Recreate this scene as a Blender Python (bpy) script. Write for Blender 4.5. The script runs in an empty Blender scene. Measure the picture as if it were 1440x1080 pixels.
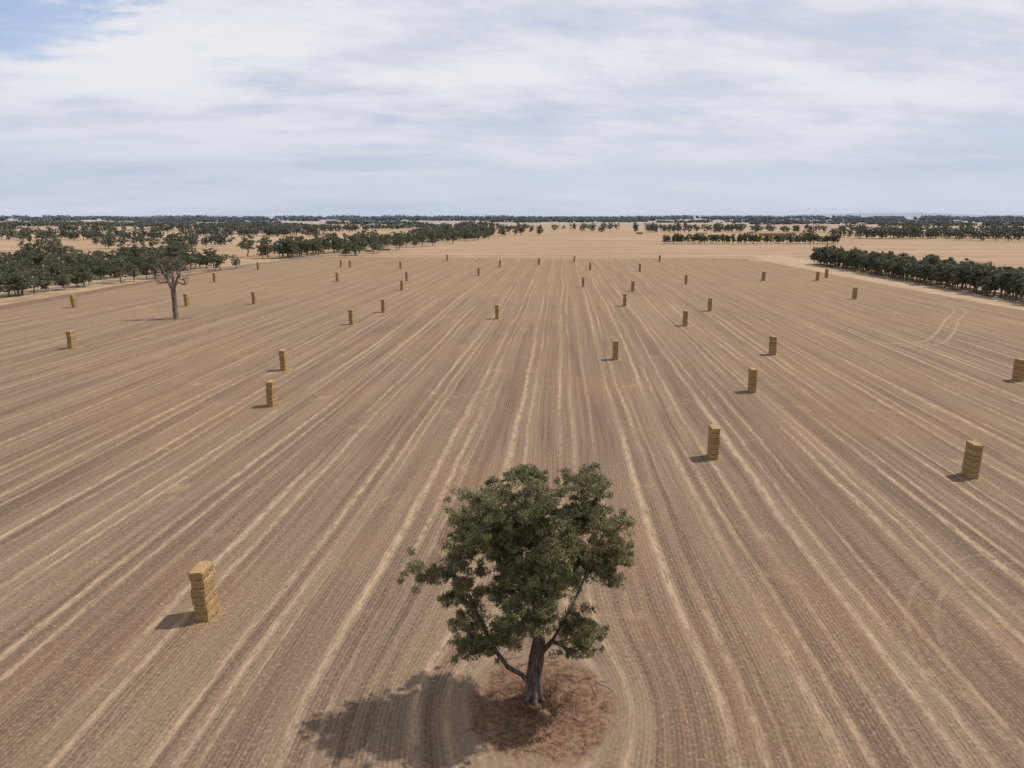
import bpy, math, random
import numpy as np
from mathutils import Vector, Matrix, noise as mnoise

random.seed(7)
scene = bpy.context.scene
COL = scene.collection
FURROW = math.radians(4.0)
CA, SA = math.cos(FURROW), math.sin(FURROW)
TREE = (1.6, 44.9)

# ------------------------------------------------------------------ node helper
class NT:
    def __init__(s, name, world=False):
        if world:
            s.owner = bpy.data.worlds.new(name)
        else:
            s.owner = bpy.data.materials.new(name)
        s.owner.use_nodes = True
        s.t = s.owner.node_tree
        s.t.nodes.clear()
    def n(s, typ, **kw):
        nd = s.t.nodes.new(typ)
        for k, v in kw.items():
            setattr(nd, k, v)
        return nd
    def link(s, a, b):
        s.t.links.new(a, b)
    def put(s, sock, v):
        if isinstance(v, bpy.types.NodeSocket):
            s.link(v, sock)
        else:
            sock.default_value = v
    def m(s, op, a, b=None, c=None, clamp=False):
        nd = s.n('ShaderNodeMath', operation=op, use_clamp=clamp)
        s.put(nd.inputs[0], a)
        if b is not None: s.put(nd.inputs[1], b)
        if c is not None: s.put(nd.inputs[2], c)
        return nd.outputs[0]
    def vec(s, x, y, z=0.0):
        nd = s.n('ShaderNodeCombineXYZ')
        s.put(nd.inputs[0], x); s.put(nd.inputs[1], y); s.put(nd.inputs[2], z)
        return nd.outputs[0]
    def noise(s, v, scale=1.0, detail=3.0, rough=0.5, dist=0.0):
        nd = s.n('ShaderNodeTexNoise')
        s.put(nd.inputs['Vector'], v)
        nd.inputs['Scale'].default_value = scale
        nd.inputs['Detail'].default_value = detail
        nd.inputs['Roughness'].default_value = rough
        nd.inputs['Distortion'].default_value = dist
        return nd.outputs[0]
    def ramp(s, f, a, b, lo=0.0, hi=1.0):
        nd = s.n('ShaderNodeMapRange', interpolation_type='SMOOTHSTEP')
        s.put(nd.inputs[0], f)
        nd.inputs[1].default_value = a; nd.inputs[2].default_value = b
        nd.inputs[3].default_value = lo; nd.inputs[4].default_value = hi
        return nd.outputs[0]
    def mix(s, f, a, b, blend='MIX'):
        nd = s.n('ShaderNodeMix', data_type='RGBA', blend_type=blend)
        s.put(nd.inputs[0], f)
        for sock, v in ((nd.inputs[6], a), (nd.inputs[7], b)):
            if isinstance(v, tuple) and len(v) == 3: v = (*v, 1)
            s.put(sock, v)
        return nd.outputs[2]
    def bsdf(s, color, rough=0.9, spec=0.2, normal=None):
        p = s.n('ShaderNodeBsdfPrincipled')
        if isinstance(color, tuple) and len(color) == 3: color = (*color, 1)
        s.put(p.inputs['Base Color'], color)
        p.inputs['Roughness'].default_value = rough
        p.inputs['Specular IOR Level'].default_value = spec
        if normal is not None: s.link(normal, p.inputs['Normal'])
        o = s.n('ShaderNodeOutputMaterial')
        s.link(p.outputs[0], o.inputs[0])
        s.p = p; s.o = o
        return p
    def bump(s, h, strength=0.5, dist=0.1):
        nd = s.n('ShaderNodeBump')
        nd.inputs['Strength'].default_value = strength
        nd.inputs['Distance'].default_value = dist
        s.link(h, nd.inputs['Height'])
        return nd.outputs[0]
    def pos(s):
        g = s.n('ShaderNodeNewGeometry')
        x = s.n('ShaderNodeSeparateXYZ')
        s.link(g.outputs['Position'], x.inputs[0])
        s.g = g
        return g.outputs['Position'], x.outputs[0], x.outputs[1], x.outputs[2]

# ------------------------------------------------------------------ materials
def mat_field():
    k = NT('stubble_soil')
    P, x, y, z = k.pos()
    t = k.m('SUBTRACT', k.m('MULTIPLY', x, CA), k.m('MULTIPLY', y, SA))
    s_ = k.m('ADD', k.m('MULTIPLY', x, SA), k.m('MULTIPLY', y, CA))
    t0 = TREE[0]*CA - TREE[1]*SA; s0 = TREE[0]*SA + TREE[1]*CA
    tt = k.m('SUBTRACT', t, t0); ss = k.m('SUBTRACT', s_, s0)
    r2 = k.m('ADD', k.m('MULTIPLY', tt, tt), k.m('MULTIPLY', ss, ss))
    # rows are driven around the tree
    td = k.m('MULTIPLY', tt, k.m('SUBTRACT', 1.0, k.m('DIVIDE', 22.0, k.m('ADD', r2, 9.0))))
    w1 = k.noise(k.vec(k.m('MULTIPLY', td, 0.05), k.m('MULTIPLY', s_, 0.006)), 1.0, 1, 0.5)
    w2 = k.noise(k.vec(k.m('MULTIPLY', td, 0.12), k.m('MULTIPLY', s_, 0.06)), 1.0, 3, 0.55)
    warp = k.m('ADD', k.m('MULTIPLY', k.m('SUBTRACT', w1, 0.5), 5.0), k.m('MULTIPLY', k.m('SUBTRACT', w2, 0.5), 1.0))
    tw = k.m('ADD', td, warp)
    u = k.m('DIVIDE', tw, 8.6)
    cell = k.m('FLOOR', u)
    wn = k.n('ShaderNodeTexWhiteNoise', noise_dimensions='1D'); k.link(cell, wn.inputs['W'])
    cellr = wn.outputs['Value']
    fr = k.m('ADD', k.m('FRACT', u), k.m('MULTIPLY', k.m('SUBTRACT', cellr, 0.5), 0.24))
    def line(c, w):
        return k.ramp(k.m('ABSOLUTE', k.m('SUBTRACT', fr, c)), 0.0, w, 1.0, 0.0)
    rag = k.noise(k.vec(k.m('MULTIPLY', tw, 2.0), k.m('MULTIPLY', s_, 0.45)), 1.0, 4, 0.75)
    ragm = k.ramp(rag, 0.36, 0.60)
    longn = k.noise(k.vec(k.m('MULTIPLY', tw, 0.21), k.m('MULTIPLY', s_, 0.02)), 1.0, 3, 0.6)
    longm = k.ramp(longn, 0.34, 0.60, 0.15, 1.0)
    L = k.m('ADD', line(0.22, 0.085), k.m('MULTIPLY', line(0.46, 0.065), 0.85))
    L = k.m('ADD', L, k.m('MULTIPLY', line(0.8, 0.055), k.m('MULTIPLY', cellr, 0.9)))
    L = k.m('ADD', L, k.m('MULTIPLY', line(0.63, 0.03), k.m('SUBTRACT', 0.75, cellr, clamp=True)))
    L = k.m('MULTIPLY', k.m('MULTIPLY', L, k.m('ADD', 0.15, k.m('MULTIPLY', ragm, 0.85))), longm, clamp=True)
    st1 = k.noise(k.vec(k.m('MULTIPLY', tw, 1.3), k.m('MULTIPLY', s_, 0.02)), 1.0, 5, 0.65)
    st2 = k.noise(k.vec(k.m('MULTIPLY', td, 0.30), k.m('MULTIPLY', s_, 0.006)), 1.0, 3, 0.5)
    patch = k.noise(P, 0.02, 5, 0.6)
    c = k.mix(k.ramp(st1, 0.36, 0.64), (0.088, 0.058, 0.041), (0.172, 0.118, 0.082))
    c = k.mix(k.ramp(patch, 0.42, 0.64, 0, 0.6), c, (0.185, 0.104, 0.058))
    c = k.mix(k.ramp(st2, 0.44, 0.64, 0, 0.5), c, (0.220, 0.156, 0.104))
    c = k.mix(k.ramp(st2, 0.50, 0.34, 0, 0.4), c, (0.105, 0.069, 0.049))
    far = k.ramp(k.m('ADD', y, k.m('MULTIPLY', k.m('SUBTRACT', patch, 0.5), 200.0)), 80.0, 420.0)
    c = k.mix(k.m('MULTIPLY', far, 0.5), c, (0.235, 0.148, 0.087))  # far field lightened in the colour, standing in for the view-angle effect
    vary = k.ramp(k.noise(k.vec(k.m('MULTIPLY', td, 0.3), k.m('MULTIPLY', s_, 0.05)), 1.0, 3, 0.6), 0.34, 0.64, 0.3, 1.0)
    rows = k.m('MULTIPLY', k.m('ADD', k.m('SINE', k.m('MULTIPLY', td, 2*math.pi/0.36)), 1.0), 0.5)
    dots = k.noise(k.vec(k.m('MULTIPLY', td, 6.0), k.m('MULTIPLY', s_, 2.2)), 1.0, 3, 0.7)
    rowm = k.m('MULTIPLY', k.m('MULTIPLY', rows, k.ramp(dots, 0.3, 0.62)), vary)
    c = k.mix(k.m('MULTIPLY', rowm, 0.40), c, (0.26, 0.188, 0.125))
    rowdark = k.m('MULTIPLY', k.m('MULTIPLY', k.m('SUBTRACT', 1.0, rows), k.ramp(dots, 0.64, 0.38)), vary)
    c = k.mix(k.m('MULTIPLY', rowdark, 0.5), c, (0.060, 0.040, 0.029))
    Lf = k.m('MULTIPLY', L, k.m('SUBTRACT', 0.84, k.m('MULTIPLY', far, 0.14)))
    c = k.mix(Lf, c, (0.360, 0.265, 0.172))
    pch = k.noise(P, 0.10, 5, 0.7)
    c = k.mix(k.ramp(pch, 0.58, 0.74, 0, 0.5), c, (0.33, 0.23, 0.13))
    fine = k.noise(P, 3.0, 5, 0.85)
    c = k.mix(k.ramp(fine, 0.52, 0.68, 0, 0.55), c, (0.36, 0.27, 0.185))
    c = k.mix(k.ramp(fine, 0.48, 0.32, 0, 0.6), c, (0.060, 0.040, 0.029))
    # unploughed, litter-covered island under the tree
    ang = k.noise(P, 0.35, 5, 0.65)
    dx = k.m('SUBTRACT', x, TREE[0]+0.7); dy = k.m('SUBTRACT', y, TREE[1]-0.9)
    rr = k.m('SQRT', k.m('ADD', k.m('MULTIPLY', dx, dx), k.m('MULTIPLY', dy, dy)))
    rr = k.m('ADD', rr, k.m('MULTIPLY', k.m('SUBTRACT', ang, 0.5), 5.0))
    pale = k.ramp(rr, 8.0, 5.8)
    c = k.mix(k.m('MULTIPLY', pale, 0.5), c, (0.225, 0.160, 0.112))
    isl = k.ramp(rr, 6.0, 4.6)
    lit = k.noise(P, 2.2, 6, 0.75)
    ic = k.mix(k.ramp(lit, 0.36, 0.64), (0.062, 0.033, 0.022), (0.20, 0.112, 0.066))
    ic = k.mix(k.ramp(k.noise(P, 0.9, 5, 0.7), 0.50, 0.66, 0, 0.75), ic, (0.20, 0.140, 0.098))
    c = k.mix(k.m('MULTIPLY', isl, 0.92), c, ic)
    h = k.m('ADD', k.m('MULTIPLY', rowm, 0.5), k.m('MULTIPLY', fine, 1.2))
    k.bsdf(c, 0.95, 0.1, k.bump(h, 0.7, 0.09))
    return k.owner

def mat_plain():
    k = NT('dry_grass_plain')
    P, x, y, z = k.pos()
    vo = k.n('ShaderNodeTexVoronoi', distance='CHEBYCHEV'); vo.inputs['Scale'].default_value = 0.0016
    k.link(P, vo.inputs['Vector'])
    sp = k.n('ShaderNodeSeparateColor'); k.link(vo.outputs['Color'], sp.inputs[0])
    n1 = k.noise(P, 0.004, 5, 0.6); n2 = k.noise(P, 0.05, 5, 0.65); n3 = k.noise(P, 0.5, 4, 0.7)
    c = k.mix(sp.outputs[0], (0.225, 0.148, 0.090), (0.315, 0.225, 0.145))
    c = k.mix(k.ramp(n1, 0.4, 0.65, 0, 0.6), c, (0.28, 0.182, 0.108))
    c = k.mix(k.ramp(n2, 0.45, 0.65, 0, 0.5), c, (0.19, 0.124, 0.076))
    c = k.mix(k.ramp(n3, 0.4, 0.7, 0, 0.35), c, (0.15, 0.105, 0.068))
    st = k.noise(k.vec(k.m('MULTIPLY', x, 0.004), k.m('MULTIPLY', y, 0.04)), 1.0, 5, 0.65)
    c = k.mix(k.ramp(st, 0.48, 0.64, 0, 0.55), c, (0.36, 0.262, 0.172))
    c = k.mix(k.ramp(st, 0.46, 0.34, 0, 0.45), c, (0.17, 0.115, 0.074))
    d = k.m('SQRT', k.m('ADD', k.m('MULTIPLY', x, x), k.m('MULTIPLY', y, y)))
    c = k.mix(k.ramp(d, 900, 6500, 0, 0.8), c, (0.235, 0.235, 0.25))  # aerial haze painted into the ground colour by distance
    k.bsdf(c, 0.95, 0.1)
    return k.owner

def mat_simple_ground(name, a, b, sc=0.3, bumpd=0.05):
    k = NT(name)
    P, x, y, z = k.pos()
    n1 = k.noise(P, sc, 6, 0.7); n2 = k.noise(P, sc*12, 4, 0.7)
    f = k.m('ADD', k.m('MULTIPLY', n1, 0.65), k.m('MULTIPLY', n2, 0.35))
    k.bsdf(k.mix(k.ramp(f, 0.36, 0.64), a, b), 0.95, 0.1, k.bump(n2, 0.4, bumpd))
    return k.owner

def mat_leaf(name, dark, light, haze=0.0, nsc=0.9, transl=0.22):
    k = NT(name)
    P, x, y, z = k.pos()
    n = k.noise(P, nsc, 2, 0.6)
    ri = k.g.outputs['Random Per Island']
    f = k.m('ADD', k.m('MULTIPLY', ri, 0.5), k.m('MULTIPLY', k.ramp(n, 0.35, 0.65), 0.5))
    c = k.mix(f, dark, light)
    if haze >= 0:
        oi = k.n('ShaderNodeObjectInfo')
        c = k.mix(k.m('MULTIPLY', oi.outputs['Random'], 0.5 if haze == 0 else 0.25), c, tuple(v*0.7 for v in dark))
    p = k.bsdf(c, 0.5, 0.4)
    if transl > 0:
        tr = k.n('ShaderNodeBsdfTranslucent'); k.link(c, tr.inputs[0])
        ms = k.n('ShaderNodeMixShader'); ms.inputs[0].default_value = transl
        k.link(p.outputs[0], ms.inputs[1]); k.link(tr.outputs[0], ms.inputs[2]); k.link(ms.outputs[0], k.o.inputs[0])
    return k.owner

def mat_bark(name, a, b):
    k = NT(name)
    P, x, y, z = k.pos()
    v = k.vec(k.m('MULTIPLY', x, 5), k.m('MULTIPLY', y, 5), k.m('MULTIPLY', z, 0.9))
    n = k.noise(v, 1.0, 5, 0.7)
    k.bsdf(k.mix(k.ramp(n, 0.35, 0.65), a, b), 0.9, 0.15, k.bump(n, 0.8, 0.1))
    return k.owner

def mat_straw(name, a, b, c3):
    k = NT(name)
    tc = k.n('ShaderNodeTexCoord')
    mp = k.n('ShaderNodeMapping'); mp.inputs['Scale'].default_value = (9, 3.5, 16)
    k.link(tc.outputs['Object'], mp.inputs[0])
    n = k.noise(mp.outputs[0], 1.0, 6, 0.75)
    n2 = k.noise(tc.outputs['Object'], 1.3, 3, 0.6)
    g = k.n('ShaderNodeNewGeometry')
    c = k.mix(k.ramp(n, 0.32, 0.66), a, b)
    c = k.mix(k.ramp(n2, 0.45, 0.7, 0, 0.5), c, c3)
    c = k.mix(k.m('MULTIPLY', g.outputs['Random Per Island'], 0.4), c, a)
    k.bsdf(c, 0.9, 0.15, k.bump(n, 0.9, 0.06))
    return k.owner

M_field = mat_field()
M_plain = mat_plain()
M_dirt = mat_simple_ground('bare_red_soil', (0.110, 0.066, 0.046), (0.18, 0.110, 0.076), 0.2)
M_verge = mat_simple_ground('verge_grass', (0.17, 0.118, 0.070), (0.34, 0.24, 0.148), 0.12)
M_sand = mat_simple_ground('pale_track_soil', (0.23, 0.160, 0.105), (0.35, 0.255, 0.175), 0.15)
M_road = mat_simple_ground('worn_bitumen', (0.10, 0.092, 0.088), (0.16, 0.145, 0.13), 0.3)
M_leaf = mat_leaf('eucalypt_leaf', (0.078, 0.080, 0.035), (0.262, 0.240, 0.118), -1, 0.6, 0.34)
M_leaf_mid = mat_leaf('eucalypt_leaf_olive', (0.078, 0.086, 0.052), (0.190, 0.188, 0.116), 0, 0.25, 0.3)
M_leaf_f1 = mat_leaf('distant_haze_tint_leaf', (0.098, 0.110, 0.084), (0.170, 0.174, 0.134), 1, 0.1, 0.2)  # first of three leaf colours with aerial haze mixed in
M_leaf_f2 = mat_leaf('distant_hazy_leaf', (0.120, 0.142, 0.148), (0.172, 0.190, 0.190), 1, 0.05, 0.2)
M_leaf_f3 = mat_leaf('horizon_haze_tint_leaf', (0.165, 0.200, 0.240), (0.20, 0.235, 0.270), 1, 0.02, 0.2)  # strongest haze level, painted as bluish leaf colour
M_hill = mat_simple_ground('hazy_hill', (0.19, 0.225, 0.28), (0.21, 0.245, 0.30), 0.001)  # blue of the distance haze put into the hill colour
M_bark = mat_bark('dark_bark', (0.038, 0.028, 0.023), (0.155, 0.118, 0.095))
M_bark_mid = mat_bark('grey_bark', (0.08, 0.062, 0.052), (0.20, 0.16, 0.13))
M_dead = mat_bark('bleached_wood', (0.10, 0.078, 0.064), (0.22, 0.175, 0.145))
M_bale = mat_straw('straw', (0.172, 0.106, 0.048), (0.43, 0.290, 0.138), (0.32, 0.205, 0.090))
M_litter = mat_straw('loose_straw', (0.28, 0.19, 0.095), (0.45, 0.32, 0.165), (0.37, 0.26, 0.125))
M_tuft = mat_straw('dry_tuft', (0.11, 0.055, 0.032), (0.26, 0.150, 0.085), (0.17, 0.085, 0.048))

# ------------------------------------------------------------------ mesh helper
def mesh_obj(name, V, F, mats, midx=None, smooth=False, parent=None, link=True):
    me = bpy.data.meshes.new(name)
    me.from_pydata([tuple(v) for v in V], [], F)
    for m_ in mats: me.materials.append(m_)
    if midx is not None: me.polygons.foreach_set('material_index', midx)
    if smooth: me.polygons.foreach_set('use_smooth', [True]*len(F))
    me.update()
    ob = bpy.data.objects.new(name, me)
    if link: COL.objects.link(ob)
    if parent: ob.parent = parent
    return ob

def ribbon(name, line, w, z, mat):
    V, F = [], []
    n = len(line)
    for i, p in enumerate(line):
        a = line[max(i-1, 0)]; b = line[min(i+1, n-1)]
        dx, dy = b[0]-a[0], b[1]-a[1]; l = math.hypot(dx, dy)
        nx, ny = -dy/l, dx/l
        ww = w if not isinstance(w, (list, tuple)) else w[i]
        V += [(p[0]+nx*ww/2, p[1]+ny*ww/2, z), (p[0]-nx*ww/2, p[1]-ny*ww/2, z)]
    for i in range(n-1):
        F.append((2*i, 2*i+1, 2*i+3, 2*i+2))
    return mesh_obj(name, V, F, [mat])

# ------------------------------------------------------------------ ground sheets
S = 42000
mesh_obj('ground', [(-S, -S, 0), (S, -S, 0), (S, S, 0), (-S, S, 0)], [(0, 1, 2, 3)], [M_plain])
left_e = [(-194, -60), (-190, 120), (-189, 261), (-186, 417), (-172, 604)]
right_e = [(182, 575), (193, 540), (190, 400), (188, 250), (184, 100), (180, -60)]
mesh_obj('stubble_field', [(x, y, 0.03) for x, y in left_e + right_e], [tuple(range(len(left_e)+len(right_e)))[::-1]], [M_field])
ribbon('firebreak_soil', [(-199, -60), (-195.5, 120), (-194.5, 261), (-191, 417), (-176, 610)], [11, 11, 11, 7, 4], 0.015, M_dirt)
ribbon('dry_verge', [(-289, 0), (-240, 250), (-203, 440), (-168, 612), (-20, 1330)], [48, 48, 34, 26, 24], 0.008, M_verge)
ribbon('country_road', [(-293, -20), (-226.5, 318), (-191, 496), (-168, 608), (-20, 1330)], 6.5, 0.035, M_road)
ribbon('headland_track', [(-170, 611), (-60, 609), (60, 604), (150, 590), (188, 574)], [4, 5, 5, 9, 16], 0.02, M_dirt)
ribbon('dry_headland', [(208, -60), (204, 150), (203, 290), (207, 420), (216, 560), (225, 640)], [40, 34, 30, 30, 34, 30], 0.01, M_sand)
ribbon('farm_track', [(-150, 760), (0, 775), (200, 770), (420, 800), (900, 850)], [6, 5, 6, 9, 9], 0.02, M_sand)

# ------------------------------------------------------------------ tree generator
def frustum(V, F, a, b, ra, rb, sides):
    a = np.array(a, float); b = np.array(b, float); d = b-a; l = np.linalg.norm(d)
    if l < 1e-5: return
    d /= l
    up = np.array([0, 0, 1.0]) if abs(d[2]) < 0.9 else np.array([1.0, 0, 0])
    u = np.cross(d, up); u /= np.linalg.norm(u); v = np.cross(d, u)
    base = len(V)
    a = a - d*ra*0.25
    for P, r in ((a, ra), (b+d*rb*0.25, rb)):
        for i in range(sides):
            th = 2*math.pi*i/sides
            V.append(P + r*(math.cos(th)*u + math.sin(th)*v))
    for i in range(sides):
        j = (i+1) % sides
        F.append((base+i, base+j, base+sides+j, base+sides+i))

def grow(rng, skel, attract, step=1.0, tip=0.02, base_r=0.5, expo=2.3, wob=0.12):
    pos = [np.array(p, float) for _, p in skel]; par = [q for q, _ in skel]
    order = np.argsort([np.linalg.norm((a-pos[1])) for a in attract])
    nskip = 2
    for idx in order:
        A = attract[idx]
        arr = np.array(pos)
        D = np.linalg.norm(arr-A, axis=1) + 0.6*np.maximum(0, arr[:, 2]-A[2]+0.3)
        D[:nskip] += 50
        k = int(np.argmin(D)); start = pos[k]
        n = max(1, int(math.ceil(np.linalg.norm(A-start)/step)))
        prev = k
        for i in range(1, n+1):
            f = i/n
            p = start*(1-f)+A*f
            p = p + rng.normal(0, wob, 3)*(1 if i < n else 0.3)
            p[2] -= 0.18*step*math.sin(math.pi*f)*(n > 1)
            pos.append(p); par.append(prev); prev = len(pos)-1
    N = len(pos); acc = np.zeros(N); kids = [0]*N
    for q in par:
        if q >= 0: kids[q] += 1
    R = np.zeros(N)
    for i in range(N-1, -1, -1):
        R[i] = max(tip, acc[i]**(1/expo)) if kids[i] else tip
        if par[i] >= 0: acc[par[i]] += R[i]**expo
    R = np.where(R > tip*1.01, tip+(R-tip)*(base_r-tip)/(R[0]-tip), tip)
    return pos, par, R

def leaves(rng, centers, per, L, W, rad, flat=0.75, droop=0.45):
    C = np.repeat(np.array(centers), per, axis=0); n = len(C)
    cr = np.repeat(rng.uniform(0.6, 1.3, len(centers)), per)[:, None]
    off = rng.normal(0, 1, (n, 3)); off /= np.linalg.norm(off, axis=1)[:, None]
    off *= (rng.random((n, 1))**0.5)*rad*cr
    off[:, 2] *= flat
    C = C+off
    d = rng.normal(0, 1, (n, 3)); d[:, 2] -= droop; d /= np.linalg.norm(d, axis=1)[:, None]
    r = rng.normal(0, 1, (n, 3)); r[:, 2] *= 0.5
    w = np.cross(d, r); w /= np.linalg.norm(w, axis=1)[:, None]+1e-9
    s = rng.uniform(0.7, 1.3, (n, 1))
    V = np.empty((n, 4, 3))
    V[:, 0] = C-d*L*s/2; V[:, 2] = C+d*L*s/2
    V[:, 1] = C+w*W*s/2; V[:, 3] = C-w*W*s/2
    return V.reshape(-1, 3)

def build_tree_mesh(name, pos, par, R, leafV, mats, big=9, small=4, thr=0.09):
    V, F = [], []
    for i, q in enumerate(par):
        if q < 0: continue
        ra = R[q] if q == 0 or R[q] < R[i]*1.8 else R[i]*1.25
        frustum(V, F, pos[q], pos[i], ra, R[i], big if R[i] > thr else small)
    nb = len(F)
    Vb = np.array(V); n0 = len(Vb)
    allV = np.vstack([Vb, leafV])
    nl = len(leafV)//4
    me = bpy.data.meshes.new(name)
    nF = nb+nl
    me.vertices.add(len(allV)); me.vertices.foreach_set('co', allV.ravel())
    loops = np.concatenate([np.array(F).ravel(), n0+np.arange(nl*4)]).astype(np.int32)
    me.loops.add(len(loops)); me.loops.foreach_set('vertex_index', loops)
    me.polygons.add(nF)
    me.polygons.foreach_set('loop_start', np.arange(nF, dtype=np.int32)*4)
    for m_ in mats: me.materials.append(m_)
    mi = np.zeros(nF, dtype=np.int32); mi[nb:] = 1 if len(mats) > 1 else 0
    me.polygons.foreach_set('material_index', mi)
    sm = np.zeros(nF, dtype=bool); sm[:nb] = True
    me.polygons.foreach_set('use_smooth', sm)
    me.update(calc_edges=True); me.validate()
    return me

def sample_lobes(rng, lobes, n, mind, shell=0.45, gap=None):
    vol = np.array([l[3]*l[4]*l[5] for l in lobes]); vol = vol/vol.sum()
    if gap: vol = vol**0.8; vol = vol/vol.sum()
    out = []
    tries = 0
    while len(out) < n and tries < n*60:
        tries += 1
        l = lobes[rng.choice(len(lobes), p=vol)]
        d = rng.normal(0, 1, 3); d /= np.linalg.norm(d)
        r = rng.uniform(shell**3, 1)**(1/3)
        p = np.array(l[:3])+d*r*np.array(l[3:6])
        if gap and mnoise.noise(Vector(p)*gap[0]+Vector((3.1, 7.7, gap[2]))) < gap[1]: continue
        if out and np.min(np.linalg.norm(np.array(out)-p, axis=1)) < mind: continue
        out.append(p)
    return out

# ------------------------------------------------------------------ hero tree
rng = np.random.default_rng(11)
lobes = [(0.9, 0.2, 12.6, 3.8, 3.7, 3.4), (-0.2, 0.5, 15.3, 3.5, 3.2, 2.2), (-3.7, 0.2, 14.0, 2.2, 2.4, 2.0),
         (5.7, 0.2, 15.5, 1.4, 1.5, 1.1), (4.8, 0, 14.2, 1.4, 1.6, 1.2), (4.5, -0.4, 11.9, 1.6, 2.0, 1.6), (4.1, -0.4, 9.0, 2.0, 2.2, 1.6),
         (-5.3, -0.2, 10.5, 2.2, 2.0, 1.3), (-7.2, -0.2, 10.3, 1.4, 1.1, 0.7), (-4.3, -0.8, 8.0, 2.1, 2.0, 1.3),
         (-0.4, -2.6, 9.3, 2.3, 1.8, 1.8), (1.9, -2.0, 6.8, 2.0, 1.6, 1.4), (-3.8, -1.0, 5.6, 1.8, 1.6, 1.1), (3.1, -1.2, 5.7, 1.4, 1.3, 1.0),
         (-1.0, 2.5, 9.5, 3.0, 2.2, 2.3), (2.9, -0.2, 16.1, 1.9, 1.8, 1.3), (-1.8, -1.8, 6.2, 1.5, 1.3, 0.9)]
att = sample_lobes(rng, lobes, 285, 0.74, 0.5, (0.40, -0.01, 1.3))
skel = [(-1, (0, 0, -0.2)), (0, (-0.05, 0, 0.9)), (1, (0.0, 0.05, 2.0)), (2, (0.15, 0, 3.3)), (3, (0.3, 0, 4.6)), (4, (0.5, 0.1, 6.2)),
        (5, (0.4, 0.2, 8.2)), (6, (0.3, 0.3, 10.4)), (7, (0.2, 0.4, 12.6)),
        (1, (-0.9, -0.1, 2.0)), (9, (-1.9, -0.2, 2.7)), (10, (-2.7, -0.3, 4.0)), (11, (-3.6, -0.4, 6.0)), (12, (-4.6, -0.3, 8.4)),
        (3, (1.2, -0.3, 4.8)), (14, (2.0, -0.4, 6.4)), (15, (3.0, -0.3, 8.6)), (16, (3.9, -0.1, 11.0)), (17, (4.9, 0.1, 13.6)),
        (4, (-0.4, -0.4, 6.2)), (19, (-1.4, -0.3, 8.2)), (20, (-2.4, 0, 10.4)), (21, (-3.0, 0.2, 12.4)),
        (5, (1.5, 0.6, 8.0)), (23, (2.2, 0.8, 10.6)), (24, (2.5, 0.4, 13.2)),
        (3, (0.2, -1.0, 5.0)), (26, (0.0, -1.9, 6.8)), (4, (0.2, 1.3, 6.4)), (28, (-0.6, 2.3, 8.2))]
pos, par, R = grow(rng, skel, att, 0.9, 0.032, 0.58, 2.2, 0.15)
LV = leaves(rng, att, 190, 0.34, 0.064, 0.64, 0.58, 0.8)
sub = [a+rng.normal(0, 0.58, 3)*np.array([1, 1, 0.8]) for a in att for _ in range(4)]
LV2 = leaves(rng, sub, 48, 0.34, 0.064, 0.36, 0.75, 0.8)
me = build_tree_mesh('gum_tree', pos, par, R, np.vstack([LV, LV2]), [M_bark, M_leaf], 12, 5)
gum = bpy.data.objects.new('gum_tree', me); gum.location = (TREE[0], TREE[1], 0); COL.objects.link(gum)
V, F = [], []
for i in range(7):
    th = i*2*math.pi/7+0.3
    a = (0.28*math.cos(th), 0.28*math.sin(th), 1.0); b = ((0.95+0.35*random.random())*math.cos(th), 1.0*math.sin(th), -0.1)
    m_ = (0.52*math.cos(th), 0.52*math.sin(th), 0.32)
    frustum(V, F, a, m_, 0.26, 0.22, 8); frustum(V, F, m_, b, 0.22, 0.09, 8)
mesh_obj('root_flare', V, F, [M_bark], smooth=True, parent=gum)

V, F = [], []
for i in range(9000):
    r = abs(random.gauss(0, 3.0)); th = random.uniform(0, 2*math.pi)
    if r > 7: continue
    x = TREE[0]+0.4+r*math.cos(th); y = TREE[1]-0.4+r*math.sin(th)
    if mnoise.noise(Vector((x*0.8, y*0.8, 0)))+random.random()*0.5 < 0.15: continue
    h = random.uniform(0.12, 0.5)*max(0.3, 1.1-r/4.5); lx, ly = random.gauss(0, 0.16), random.gauss(0, 0.16)
    w = 0.026; a = random.uniform(0, math.pi); b = len(V)
    V += [(x-w*math.cos(a), y-w*math.sin(a), 0.02), (x+w*math.cos(a), y+w*math.sin(a), 0.02), (x+lx, y+ly, h)]
    F.append((b, b+1, b+2))
mesh_obj('dry_grass', V, F, [M_tuft])
V, F = [], []
for i in range(70):
    r = random.uniform(0.8, 5.5); th = random.uniform(0, 2*math.pi)
    x = TREE[0]+r*math.cos(th); y = TREE[1]+r*math.sin(th); a = random.uniform(0, 6.28); l = random.uniform(0.4, 1.6)
    frustum(V, F, (x, y, 0.06), (x+l*math.cos(a), y+l*math.sin(a), 0.05+0.15*random.random()), 0.03, 0.015, 4)
mesh_obj('fallen_twigs', V, F, [M_bark_mid])

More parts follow.
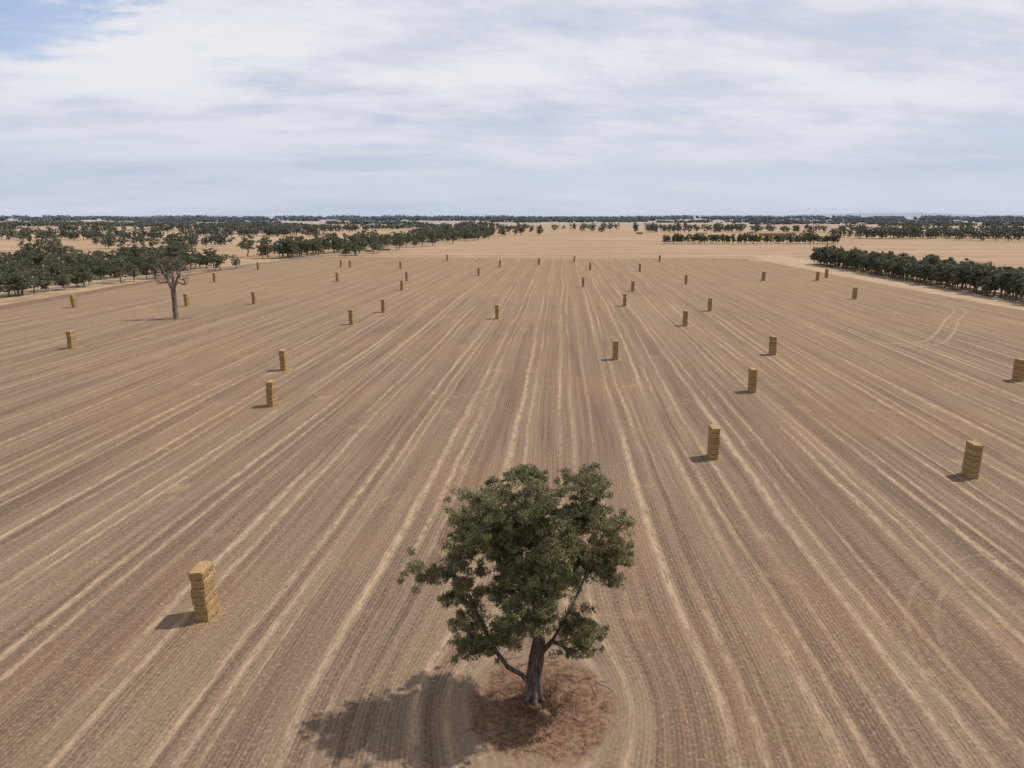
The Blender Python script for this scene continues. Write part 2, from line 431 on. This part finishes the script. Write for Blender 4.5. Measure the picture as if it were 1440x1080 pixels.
# ------------------------------------------------------------------ dead tree
rng = np.random.default_rng(5)
dl = [(-3.0, 0, 16.5, 3.2, 3, 4.5), (3.4, 0, 16.5, 3.0, 3, 4.5), (0.2, 0, 19.5, 4.0, 3, 4.2), (4.8, 0, 13.0, 2, 2, 1.4), (-4.8, 0, 13.5, 2, 2, 2)]
datt = sample_lobes(rng, dl, 95, 0.9, 0.2)
dsk = [(-1, (0, 0, -0.2)), (0, (0, 0, 3.5)), (1, (0.1, 0, 7)), (2, (0.1, 0, 10)), (3, (-1.2, 0, 12.5)), (4, (-2.4, 0.2, 15.5)), (5, (-3.2, 0, 18.5)),
       (3, (1.4, 0, 12.5)), (7, (2.6, -0.3, 15.0)), (8, (3.6, 0, 18.0)), (3, (0.2, 0.5, 13.5)), (10, (0, 0.6, 17)), (11, (0.4, 0.3, 20.5))]
pos, par, R = grow(rng, dsk, datt, 1.1, 0.05, 0.85, 2.1, 0.22)
twv = leaves(rng, datt, 10, 0.9, 0.07, 1.0, 1.0, -0.4)
me = build_tree_mesh('dead_tree', pos, par, R, twv, [M_dead, M_bark_mid], 9, 4, 0.15)
dt = bpy.data.objects.new('dead_tree', me); dt.location = (-114, 240, 0); COL.objects.link(dt)
V = [(0, 0, 0)]; F = []
for i in range(26):
    th = i/26*2*math.pi; r = random.uniform(2.2, 6.5)
    V.append((r*1.5*math.cos(th)-1.5, r*0.8*math.sin(th), 0))
for i in range(26): F.append((0, 1+i, 1+(i+1) % 26))
ob = mesh_obj('bare_soil_patch', V, F, [M_dirt]); ob.location = (-114, 240, 0.06)

# ------------------------------------------------------------------ mid-distance tree variants
def variant(seed, h, cw, leafm, n=46, per=38, L=0.95, W=0.42, trunk=0.22, low=0.30):
    rg = np.random.default_rng(seed)
    lb = []
    for i in range(rg.integers(7, 11)):
        th = rg.uniform(0, 6.28); rr = rg.uniform(0.1, 0.72)*cw/2
        lb.append((rr*math.cos(th), rr*math.sin(th), h*rg.uniform(low, 0.80), cw*rg.uniform(0.16, 0.30), cw*rg.uniform(0.16, 0.30), h*rg.uniform(0.10, 0.18)))
    lb.append((0, 0, h*0.72, cw*0.28, cw*0.28, h*0.2))
    at = sample_lobes(rg, lb, n, h*0.05, 0.4)
    sk = [(-1, (0, 0, -0.1)), (0, (rg.uniform(-.2, .2), 0, h*trunk*0.5)), (1, (rg.uniform(-.4, .4), rg.uniform(-.3, .3), h*trunk)), (2, (rg.uniform(-.8, .8), 0, h*0.5))]
    ps, pr, Rr = grow(rg, sk, at, 1.6, 0.05, 0.022*h, 2.2, 0.2)
    lv = leaves(rg, at, per, L, W, h*0.075, 0.7)
    return build_tree_mesh('gum_variant', ps, pr, Rr, lv, [M_bark_mid, leafm], 6, 3, 0.15)

VAR = [variant(100+i, 14, 12+1.2*(i % 4), M_leaf_mid, n=72, per=44, L=0.72, W=0.28) for i in range(8)]
VAR_ROW = [variant(200+i, 11.5, 6.8, M_leaf_mid, n=48, per=42, L=0.7, W=0.26, trunk=0.24, low=0.30) for i in range(5)]
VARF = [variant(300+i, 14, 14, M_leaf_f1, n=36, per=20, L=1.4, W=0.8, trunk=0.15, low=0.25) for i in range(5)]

def belt(name):
    e = bpy.data.objects.new(name, None); e.empty_display_size = 1; COL.objects.link(e); return e
def put(parent, mesh, x, y, s, part='tree', sz=None):
    o = bpy.data.objects.new(part, mesh); o.location = (x, y, 0); o.rotation_euler[2] = random.uniform(0, 6.28)
    o.scale = (s*random.uniform(0.85, 1.2), s*random.uniform(0.85, 1.2), s*(sz or random.uniform(0.85, 1.15)))
    o.parent = parent; COL.objects.link(o)

def roadpt(y, off):
    pts = [(-293, -20), (-226.5, 318), (-191, 496), (-168, 608), (-20, 1330)]
    for a, b in zip(pts, pts[1:]):
        if y <= b[1]: break
    f = (y-a[1])/(b[1]-a[1]); return a[0]+f*(b[0]-a[0])+off, y

b1 = belt('roadside_trees')
for i in range(185):           # dense clump left
    y = random.uniform(285, 500)
    off = -random.uniform(9, 110) if y < 455 else -random.uniform(9, 60)
    x, y = roadpt(y, off)
    put(b1, random.choice(VAR), x, y, random.uniform(0.6, 1.2))
for i in range(30):
    x, y = roadpt(random.uniform(290, 475), random.uniform(6, 15))
    put(b1, random.choice(VAR), x, y, random.uniform(0.5, 0.95))
for i in range(170):           # avenue
    y = 590+760*random.random()**1.2
    off = random.choice([-1, -1, -1, 1])*random.uniform(9, 34)
    x, y = roadpt(y, off)
    put(b1, random.choice(VAR), x, y, random.uniform(0.75, 1.35))
for x, y, s in [(-312, 470, 1.8), (-250, 505, 1.75), (-236, 515, 1.4), (-300, 480, 1.4), (-330, 520, 1.5), (-262, 560, 1.5), (-224, 612, 1.4), (-215, 630, 1.3)]:
    put(b1, random.choice(VAR), x, y, s)

b2 = belt('plantation_trees')
for j, off in enumerate((0, 4.5, 9, 14)):
    y = 150
    while y < 520:
        x = 198+(y-150)*0.058+off+random.gauss(0, 0.9)
        put(b2, random.choice(VAR_ROW), x, y+random.gauss(0, 0.8), random.uniform(0.82, 1.25))
        y += random.uniform(3.8, 5.6)
for i in range(9):
    put(b2, random.choice(VAR), 219+random.uniform(0, 18), 512+random.uniform(-4, 14), random.uniform(0.7, 0.95))

b3 = belt('windbreak_trees')
x = 192
while x < 408:
    for r in range(2):
        put(b3, random.choice(VAR_ROW+VAR[:2]), x+random.uniform(-2, 2), 903+r*7+random.uniform(-2, 2), random.uniform(0.8, 1.15))
    x += random.uniform(4.0, 7)

for x, y, s in [(16, 1290, 1.45), (47, 1300, 1.4), (310, 960, 1.0), (395, 980, 1.3), (402, 985, 1.2), (-18, 1480, 1.2), (95, 1650, 1.2), (-60, 1250, 1.3)]:
    o = bpy.data.objects.new('paddock_tree', random.choice(VAR)); o.location = (x, y, 0); o.rotation_euler[2] = random.uniform(0, 6); o.scale = (s*1.1, s*1.1, s); COL.objects.link(o)

b4 = belt('distant_trees')
def scatter(n, x0, x1, y0, y1, s0, s1, slope=0.0):
    for i in range(n):
        x = random.uniform(x0, x1)
        put(b4, random.choice(VARF), x, random.uniform(y0, y1)+slope*(x-x0), random.uniform(s0, s1))
scatter(180, 500, 1150, 1090, 1170, 1.0, 1.5, -0.05)
scatter(130, 640, 1400, 950, 1050, 0.8, 1.2, 0.02)
scatter(140, 270, 1400, 1500, 1620, 0.9, 1.4)
scatter(60, -170, -40, 1080, 1400, 0.9, 1.4)
scatter(70, -100, 600, 1500, 2000, 0.9, 1.5)
scatter(150, -1100, -500, 1020, 1100, 0.8, 1.3)
scatter(70, -560, -330, 1200, 1300, 0.8, 1.3)
scatter(14, -480, -330, 760, 900, 0.8, 1.2)
scatter(170, -1600, -300, 1500, 1620, 0.9, 1.4)
scatter(24, -520, -340, 880, 900, 0.7, 1.1)

def clump_mesh(seed, leafm):
    rg = np.random.default_rng(seed)
    cs = []
    for i in range(46):
        cx = rg.uniform(-65, 65); cy = rg.uniform(-16, 16); hh = rg.uniform(9, 17)
        for j in range(6):
            cs.append((cx+rg.normal(0, 3), cy+rg.normal(0, 3), hh*rg.uniform(0.2, 0.9)))
    lv = leaves(rg, cs, 9, 4.2, 2.8, 3.2, 0.7)
    F = [(4*i, 4*i+1, 4*i+2, 4*i+3) for i in range(len(lv)//4)]
    me = bpy.data.meshes.new('forest_clump'); me.from_pydata([tuple(v) for v in lv], [], F); me.materials.append(leafm); me.update()
    return me
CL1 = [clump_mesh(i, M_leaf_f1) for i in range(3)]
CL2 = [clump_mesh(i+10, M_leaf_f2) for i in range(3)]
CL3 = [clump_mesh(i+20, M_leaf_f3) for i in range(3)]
b5 = belt('forest_horizon')
def far_belt(y, cl, step, fill, s, half=1.15):
    x = -half*y
    ph = random.uniform(0, 100)
    while x < half*y:
        g = math.sin(x*0.0019*2200/y+ph)+0.6*math.sin(x*0.0047*2200/y+ph*2)
        if g > fill or random.random() < 0.12:
            o = bpy.data.objects.new('clump', random.choice(cl)); o.location = (x, y+random.uniform(-0.06, 0.06)*y, 0)
            o.rotation_euler[2] = random.gauss(0, 0.25); o.scale = (s*random.uniform(0.8, 1.3), s, s*random.uniform(0.8, 1.15)); o.parent = b5; COL.objects.link(o)
        x += step
far_belt(1950, CL1, 105, 0.3, 0.9)
far_belt(2400, CL1, 110, 0.0, 0.95)
far_belt(3000, CL2, 115, -0.2, 1.0)
far_belt(3900, CL2, 120, -0.5, 1.1)
far_belt(5000, CL2, 170, -0.9, 1.4)
far_belt(6500, CL3, 220, -3, 1.9)
far_belt(9000, CL3, 330, -3, 2.6)

# hills
V, F = [], []
nx = 220
rg = np.random.default_rng(3)
ph = rg.uniform(0, 6.28, 8)
for i in range(nx):
    x = -26000+52000*i/(nx-1)
    env = 26+95*math.exp(-((x-11500)/3800)**2)+60*math.exp(-((x-7000)/2600)**2)+22*math.exp(-((x+9000)/3000)**2)
    h = env*(0.78+0.22*sum(math.sin(x*0.0006*(k+1)+ph[k])/(k+1) for k in range(6)))
    V += [(x, 20000, 0), (x, 21500, h), (x, 24000, 0)]
for i in range(nx-1):
    for j in range(2):
        a = 3*i+j; F.append((a, a+3, a+4, a+1))
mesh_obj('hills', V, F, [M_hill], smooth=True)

# ------------------------------------------------------------------ bale stacks
TABLE = [(-26.6, 54.7), (61.4, 88.9), (29.0, 96.5), (107.2, 145.8), (47.6, 135.9), (65.5, 174.8), (25.1, 168.5), (-44.1, 125.2), (-51.5, 156.3), (-115.8, 183.5), (-51.5, 226.0), (-46.4, 255.2), (-5.0, 238.9), (54.9, 223.0), (72.5, 259.1), (43.6, 273.8), (55.8, 329.4), (34.8, 349.5), (88.8, 364.4), (80.2, 449.9), (50.3, 461.9), (-102.0, 280.5), (-125.6, 273.8), (-166.6, 269.4), (-156.7, 376.3), (-93.0, 380.5), (-51.4, 332.6), (-56.6, 384.7), (-73.7, 474.5), (-116.3, 487.8), (-110.0, 487.8), (-50.2, 558.2), (-19.5, 417.3), (-8.2, 487.8), (19.1, 509.3), (47.0, 540.9), (112.8, 549.4), (135.3, 384.7), (164.4, 384.7), (177.1, 402.7), (143.7, 297.8), (-163.3, 461.9)]

def bale(V, F, rg, cx, cy, z0, w, l, h, rot, near):
    nx_, ny_, nz_ = (7, 12, 5) if near else (2, 3, 2)
    ids = {}
    c, s = math.cos(rot), math.sin(rot)
    def vid(i, j, k):
        if (i, j, k) in ids: return ids[(i, j, k)]
        fx, fy, fz = i/nx_*2-1, j/ny_*2-1, k/nz_*2-1
        m = sorted([abs(fx), abs(fy), abs(fz)])
        rnd = 0.07 if m[1] > 0.99 else 0.0
        p = np.array([fx*w/2*(1-rnd), fy*l/2*(1-rnd*0.6), fz*h/2*(1-rnd)])
        if near and j % 3 == 1: p[0] *= 0.965; p[2] *= 0.97
        p += rg.normal(0, 0.02, 3)*np.array([1, 1, 0.6])
        V.append((cx+p[0]*c-p[1]*s, cy+p[0]*s+p[1]*c, z0+h/2+p[2]))
        ids[(i, j, k)] = len(V)-1
        return ids[(i, j, k)]
    for i in range(nx_):
        for j in range(ny_):
            F.append((vid(i, j, nz_), vid(i+1, j, nz_), vid(i+1, j+1, nz_), vid(i, j+1, nz_)))
            F.append((vid(i, j, 0), vid(i, j+1, 0), vid(i+1, j+1, 0), vid(i+1, j, 0)))
        for k in range(nz_):
            F.append((vid(i, 0, k), vid(i+1, 0, k), vid(i+1, 0, k+1), vid(i, 0, k+1)))
            F.append((vid(i, ny_, k), vid(i, ny_, k+1), vid(i+1, ny_, k+1), vid(i+1, ny_, k)))
    for j in range(ny_):
        for k in range(nz_):
            F.append((vid(0, j, k), vid(0, j, k+1), vid(0, j+1, k+1), vid(0, j+1, k)))
            F.append((vid(nx_, j, k), vid(nx_, j+1, k), vid(nx_, j+1, k+1), vid(nx_, j, k+1)))

for i, (x, y) in enumerate(TABLE):
    rg = np.random.default_rng(500+i)
    V, F = [], []
    near = y < 240
    layers = 6
    h = 0.77*(1.0 + (0.04 if y > 200 else 0))
    rot = -FURROW+rg.normal(0, 0.05)
    lean = rg.normal(0, 0.008, 2)
    w = 1.25; l = 2.25
    for k in range(layers):
        bale(V, F, rg, lean[0]*k*2+rg.normal(0, 0.02), lean[1]*k*2+rg.normal(0, 0.03), k*(h+0.012), w, l, h, rg.normal(0, 0.01), near)
    ob = mesh_obj('hay_bale_stack', V, F, [M_bale])
    ob.location = (x, y+1.1, 0.035); ob.rotation_euler[2] = rot
    V, F = [], []
    nn = 900 if y < 150 else (260 if y < 300 else 60)
    for q in range(nn):
        a = rg.uniform(0, 6.28); r = 0.5+abs(rg.normal(0, 0.6))
        px = r*1.1*math.cos(a)+0.35; py = r*1.6*math.sin(a)
        b = rg.uniform(0, 3.14); ll = rg.uniform(0.05, 0.15)*(1 if y < 150 else 1.7); ww = 0.014 if y < 150 else 0.05
        dx, dy = math.cos(b), math.sin(b); z = rg.uniform(0.01, 0.05); n0 = len(V)
        V += [(px-dx*ll-dy*ww, py-dy*ll+dx*ww, z), (px-dx*ll+dy*ww, py-dy*ll-dx*ww, z), (px+dx*ll+dy*ww, py+dy*ll-dx*ww, z+0.02), (px+dx*ll-dy*ww, py+dy*ll+dx*ww, z+0.02)]
        F.append((n0, n0+1, n0+2, n0+3))
    mesh_obj('loose_straw', V, F, [M_litter], parent=ob)

def heap(x, y, nxb, nyb, nzb, rot):
    rg = np.random.default_rng(abs(int(x*7+y))); V, F = [], []
    for a in range(nxb):
        for b in range(nyb):
            for c in range(nzb):
                if c == nzb-1 and rg.random() < 0.25: continue
                bale(V, F, rg, (a-nxb/2)*2.45, (b-nyb/2)*1.3, c*0.9, 2.4, 1.25, 0.88, 0, False)
    o = mesh_obj('hay_bale_heap', V, F, [M_bale]); o.location = (x, y, 0); o.rotation_euler[2] = rot
heap(-128, 730, 5, 2, 2, 0.1); heap(-138, 705, 3, 2, 2, -0.1)
heap(245, 1390, 5, 4, 4, 0.0); heap(455, 1270, 18, 4, 5, 0.0)

# ------------------------------------------------------------------ wheel tracks
def mat_track(name, lo, hi):
    kt = NT(name)
    P, x_, y_, z_ = kt.pos()
    nn = kt.noise(P, 0.9, 5, 0.75)
    p = kt.bsdf(kt.mix(nn, (0.27, 0.195, 0.132), (0.40, 0.30, 0.205)), 0.95, 0.1)
    tr = kt.n('ShaderNodeBsdfTransparent'); ms = kt.n('ShaderNodeMixShader')
    kt.link(kt.ramp(nn, 0.38, 0.62, lo, hi), ms.inputs[0]); kt.link(tr.outputs[0], ms.inputs[1]); kt.link(p.outputs[0], ms.inputs[2]); kt.link(ms.outputs[0], kt.o.inputs[0])
    return kt.owner
M_trk = mat_track('wheel_track_chaff', 0.25, 0.85); M_trk2 = mat_track('faint_wheel_track', 0.0, 0.4)
def arc(cx, cy, r, a0, a1):
    return [(cx+r*math.cos(math.radians(a0+(a1-a0)*i/30)), cy+r*math.sin(math.radians(a0+(a1-a0)*i/30))) for i in range(31)]
def smooth_line(pts, n=24):
    out = []
    for i in range(n+1):
        f = i/n*(len(pts)-1); a = min(int(f), len(pts)-2); t = f-a
        p0 = pts[max(a-1, 0)]; p1 = pts[a]; p2 = pts[a+1]; p3 = pts[min(a+2, len(pts)-1)]
        out.append(tuple(0.5*((2*p1[j])+(-p0[j]+p2[j])*t+(2*p0[j]-5*p1[j]+4*p2[j]-p3[j])*t*t+(-p0[j]+3*p1[j]-3*p2[j]+p3[j])*t**3) for j in range(2)))
    return out
ribbon('wheel_track', arc(55, 45, 21.0, 100, 170), 0.45, 0.040, M_trk2)
ribbon('wheel_track', arc(55, 45, 23.2, 100, 170), 0.45, 0.040, M_trk2)
ribbon('wheel_track', smooth_line([(100, 192), (113, 194), (128, 212), (146, 238), (165, 265), (172, 292)]), 0.8, 0.040, M_trk)
ribbon('wheel_track', smooth_line([(103, 189), (116, 191), (131, 209), (149, 236), (168, 263), (175, 292)]), 0.8, 0.044, M_trk)

# ------------------------------------------------------------------ fence
V, F = [], []
fx = [(-170+ i*4.0) for i in range(92)]
for i, x in enumerate(fx):
    y = 612-0.02*(x+170)
    frustum(V, F, (x, y, 0), (x, y, 1.25), 0.07, 0.06, 5)
for zc in (0.35, 0.75, 1.15):
    frustum(V, F, (fx[0], 612, zc), (fx[-1], 612-0.02*(fx[-1]+170), zc), 0.012, 0.012, 4)
mesh_obj('wire_fence', V, F, [M_bark_mid])

# ------------------------------------------------------------------ sun, sky
EL = 56.0; AZ = math.atan2(0.94, 0.34)
sd = Vector((math.sin(AZ)*math.cos(math.radians(EL)), math.cos(AZ)*math.cos(math.radians(EL)), math.sin(math.radians(EL))))
sl = bpy.data.lights.new('sun', 'SUN'); sl.energy = 5.0; sl.angle = math.radians(0.7); sl.color = (1.0, 0.95, 0.87)
so = bpy.data.objects.new('sun', sl); so.rotation_euler = sd.to_track_quat('Z', 'Y').to_euler(); so.location = (50, 0, 90); COL.objects.link(so)

w = NT('World', world=True); scene.world = w.owner
tc = w.n('ShaderNodeTexCoord'); D = tc.outputs['Generated']
sx = w.n('ShaderNodeSeparateXYZ'); w.link(D, sx.inputs[0])
dx, dy, dz = sx.outputs
zz = w.m('MAXIMUM', dz, 0.0)
den = w.m('ADD', zz, 0.16)
cx = w.m('DIVIDE', dx, den); cy = w.m('DIVIDE', dy, den)
cxr = w.m('ADD', cx, w.m('MULTIPLY', cy, -0.35))
n1 = w.noise(w.vec(w.m('MULTIPLY', cxr, 0.55), w.m('MULTIPLY', cy, 0.95)), 1.0, 6, 0.52, 0.15)
n2 = w.noise(w.vec(w.m('MULTIPLY', cxr, 1.9), w.m('MULTIPLY', cy, 3.0), 4.2), 1.0, 7, 0.6, 0.2)
dens = w.m('ADD', w.m('MULTIPLY', n1, 0.7), w.m('MULTIPLY', n2, 0.3))
gx = w.m('SUBTRACT', dx, -0.60); gy = w.m('MULTIPLY', w.m('SUBTRACT', dy, 0.78), 0.5); gz = w.m('MULTIPLY', w.m('SUBTRACT', dz, 0.215), 4.0)
gd = w.m('SQRT', w.m('ADD', w.m('ADD', w.m('MULTIPLY', gx, gx), w.m('MULTIPLY', gy, gy)), w.m('MULTIPLY', gz, gz)))
gap = w.ramp(w.m('ADD', gd, w.m('MULTIPLY', w.m('SUBTRACT', n2, 0.5), 1.3)), 0.0, 0.32, 0.24, 0.0)
dens = w.m('SUBTRACT', dens, gap)
cov = w.ramp(dens, 0.14, 0.50, 0.25, 0.99)
shade = w.m('ADD', w.m('MULTIPLY', n2, 0.45), w.m('MULTIPLY', n1, 0.55))
cc = w.mix(w.ramp(shade, 0.38, 0.60), (0.57, 0.61, 0.72), (0.82, 0.83, 0.875))
hz = w.ramp(dz, 0.01, 0.17, 1.0, 0.0)
bands = w.noise(w.vec(w.m('MULTIPLY', dx, 1.6), dy, w.m('MULTIPLY', dz, 14)), 1.0, 4, 0.5, 0.2)
hc = w.mix(w.ramp(bands, 0.38, 0.62), (0.48, 0.55, 0.69), (0.59, 0.64, 0.75))
cc = w.mix(w.m('MULTIPLY', hz, 0.8), cc, hc)
cov = w.m('MAXIMUM', cov, w.m('MULTIPLY', hz, 0.9))
sky = w.n('ShaderNodeTexSky', sky_type='NISHITA', sun_disc=False, sun_elevation=math.radians(EL), sun_rotation=AZ, altitude=100, dust_density=0.8)
tint = w.mix(1.0, sky.outputs[0], (0.95, 1.0, 1.2), 'MULTIPLY')
bg1 = w.n('ShaderNodeBackground'); w.link(tint, bg1.inputs[0]); bg1.inputs[1].default_value = 0.13
bg2 = w.n('ShaderNodeBackground'); w.link(cc, bg2.inputs[0]); bg2.inputs[1].default_value = 1.0
mx = w.n('ShaderNodeMixShader'); w.link(cov, mx.inputs[0]); w.link(bg1.outputs[0], mx.inputs[1]); w.link(bg2.outputs[0], mx.inputs[2])
wo = w.n('ShaderNodeOutputWorld'); w.link(mx.outputs[0], wo.inputs[0])

# ------------------------------------------------------------------ camera
cam = bpy.data.cameras.new('camera'); cam.sensor_width = 36; cam.lens = 25.0; cam.clip_start = 0.5; cam.clip_end = 120000
co = bpy.data.objects.new('camera', cam); co.location = (0, 0, 34); co.rotation_euler = (math.radians(90-13.3), 0, 0)
COL.objects.link(co); scene.camera = co
scene.view_settings.view_transform = 'Standard'; scene.view_settings.look = 'None'; scene.view_settings.exposure = 0
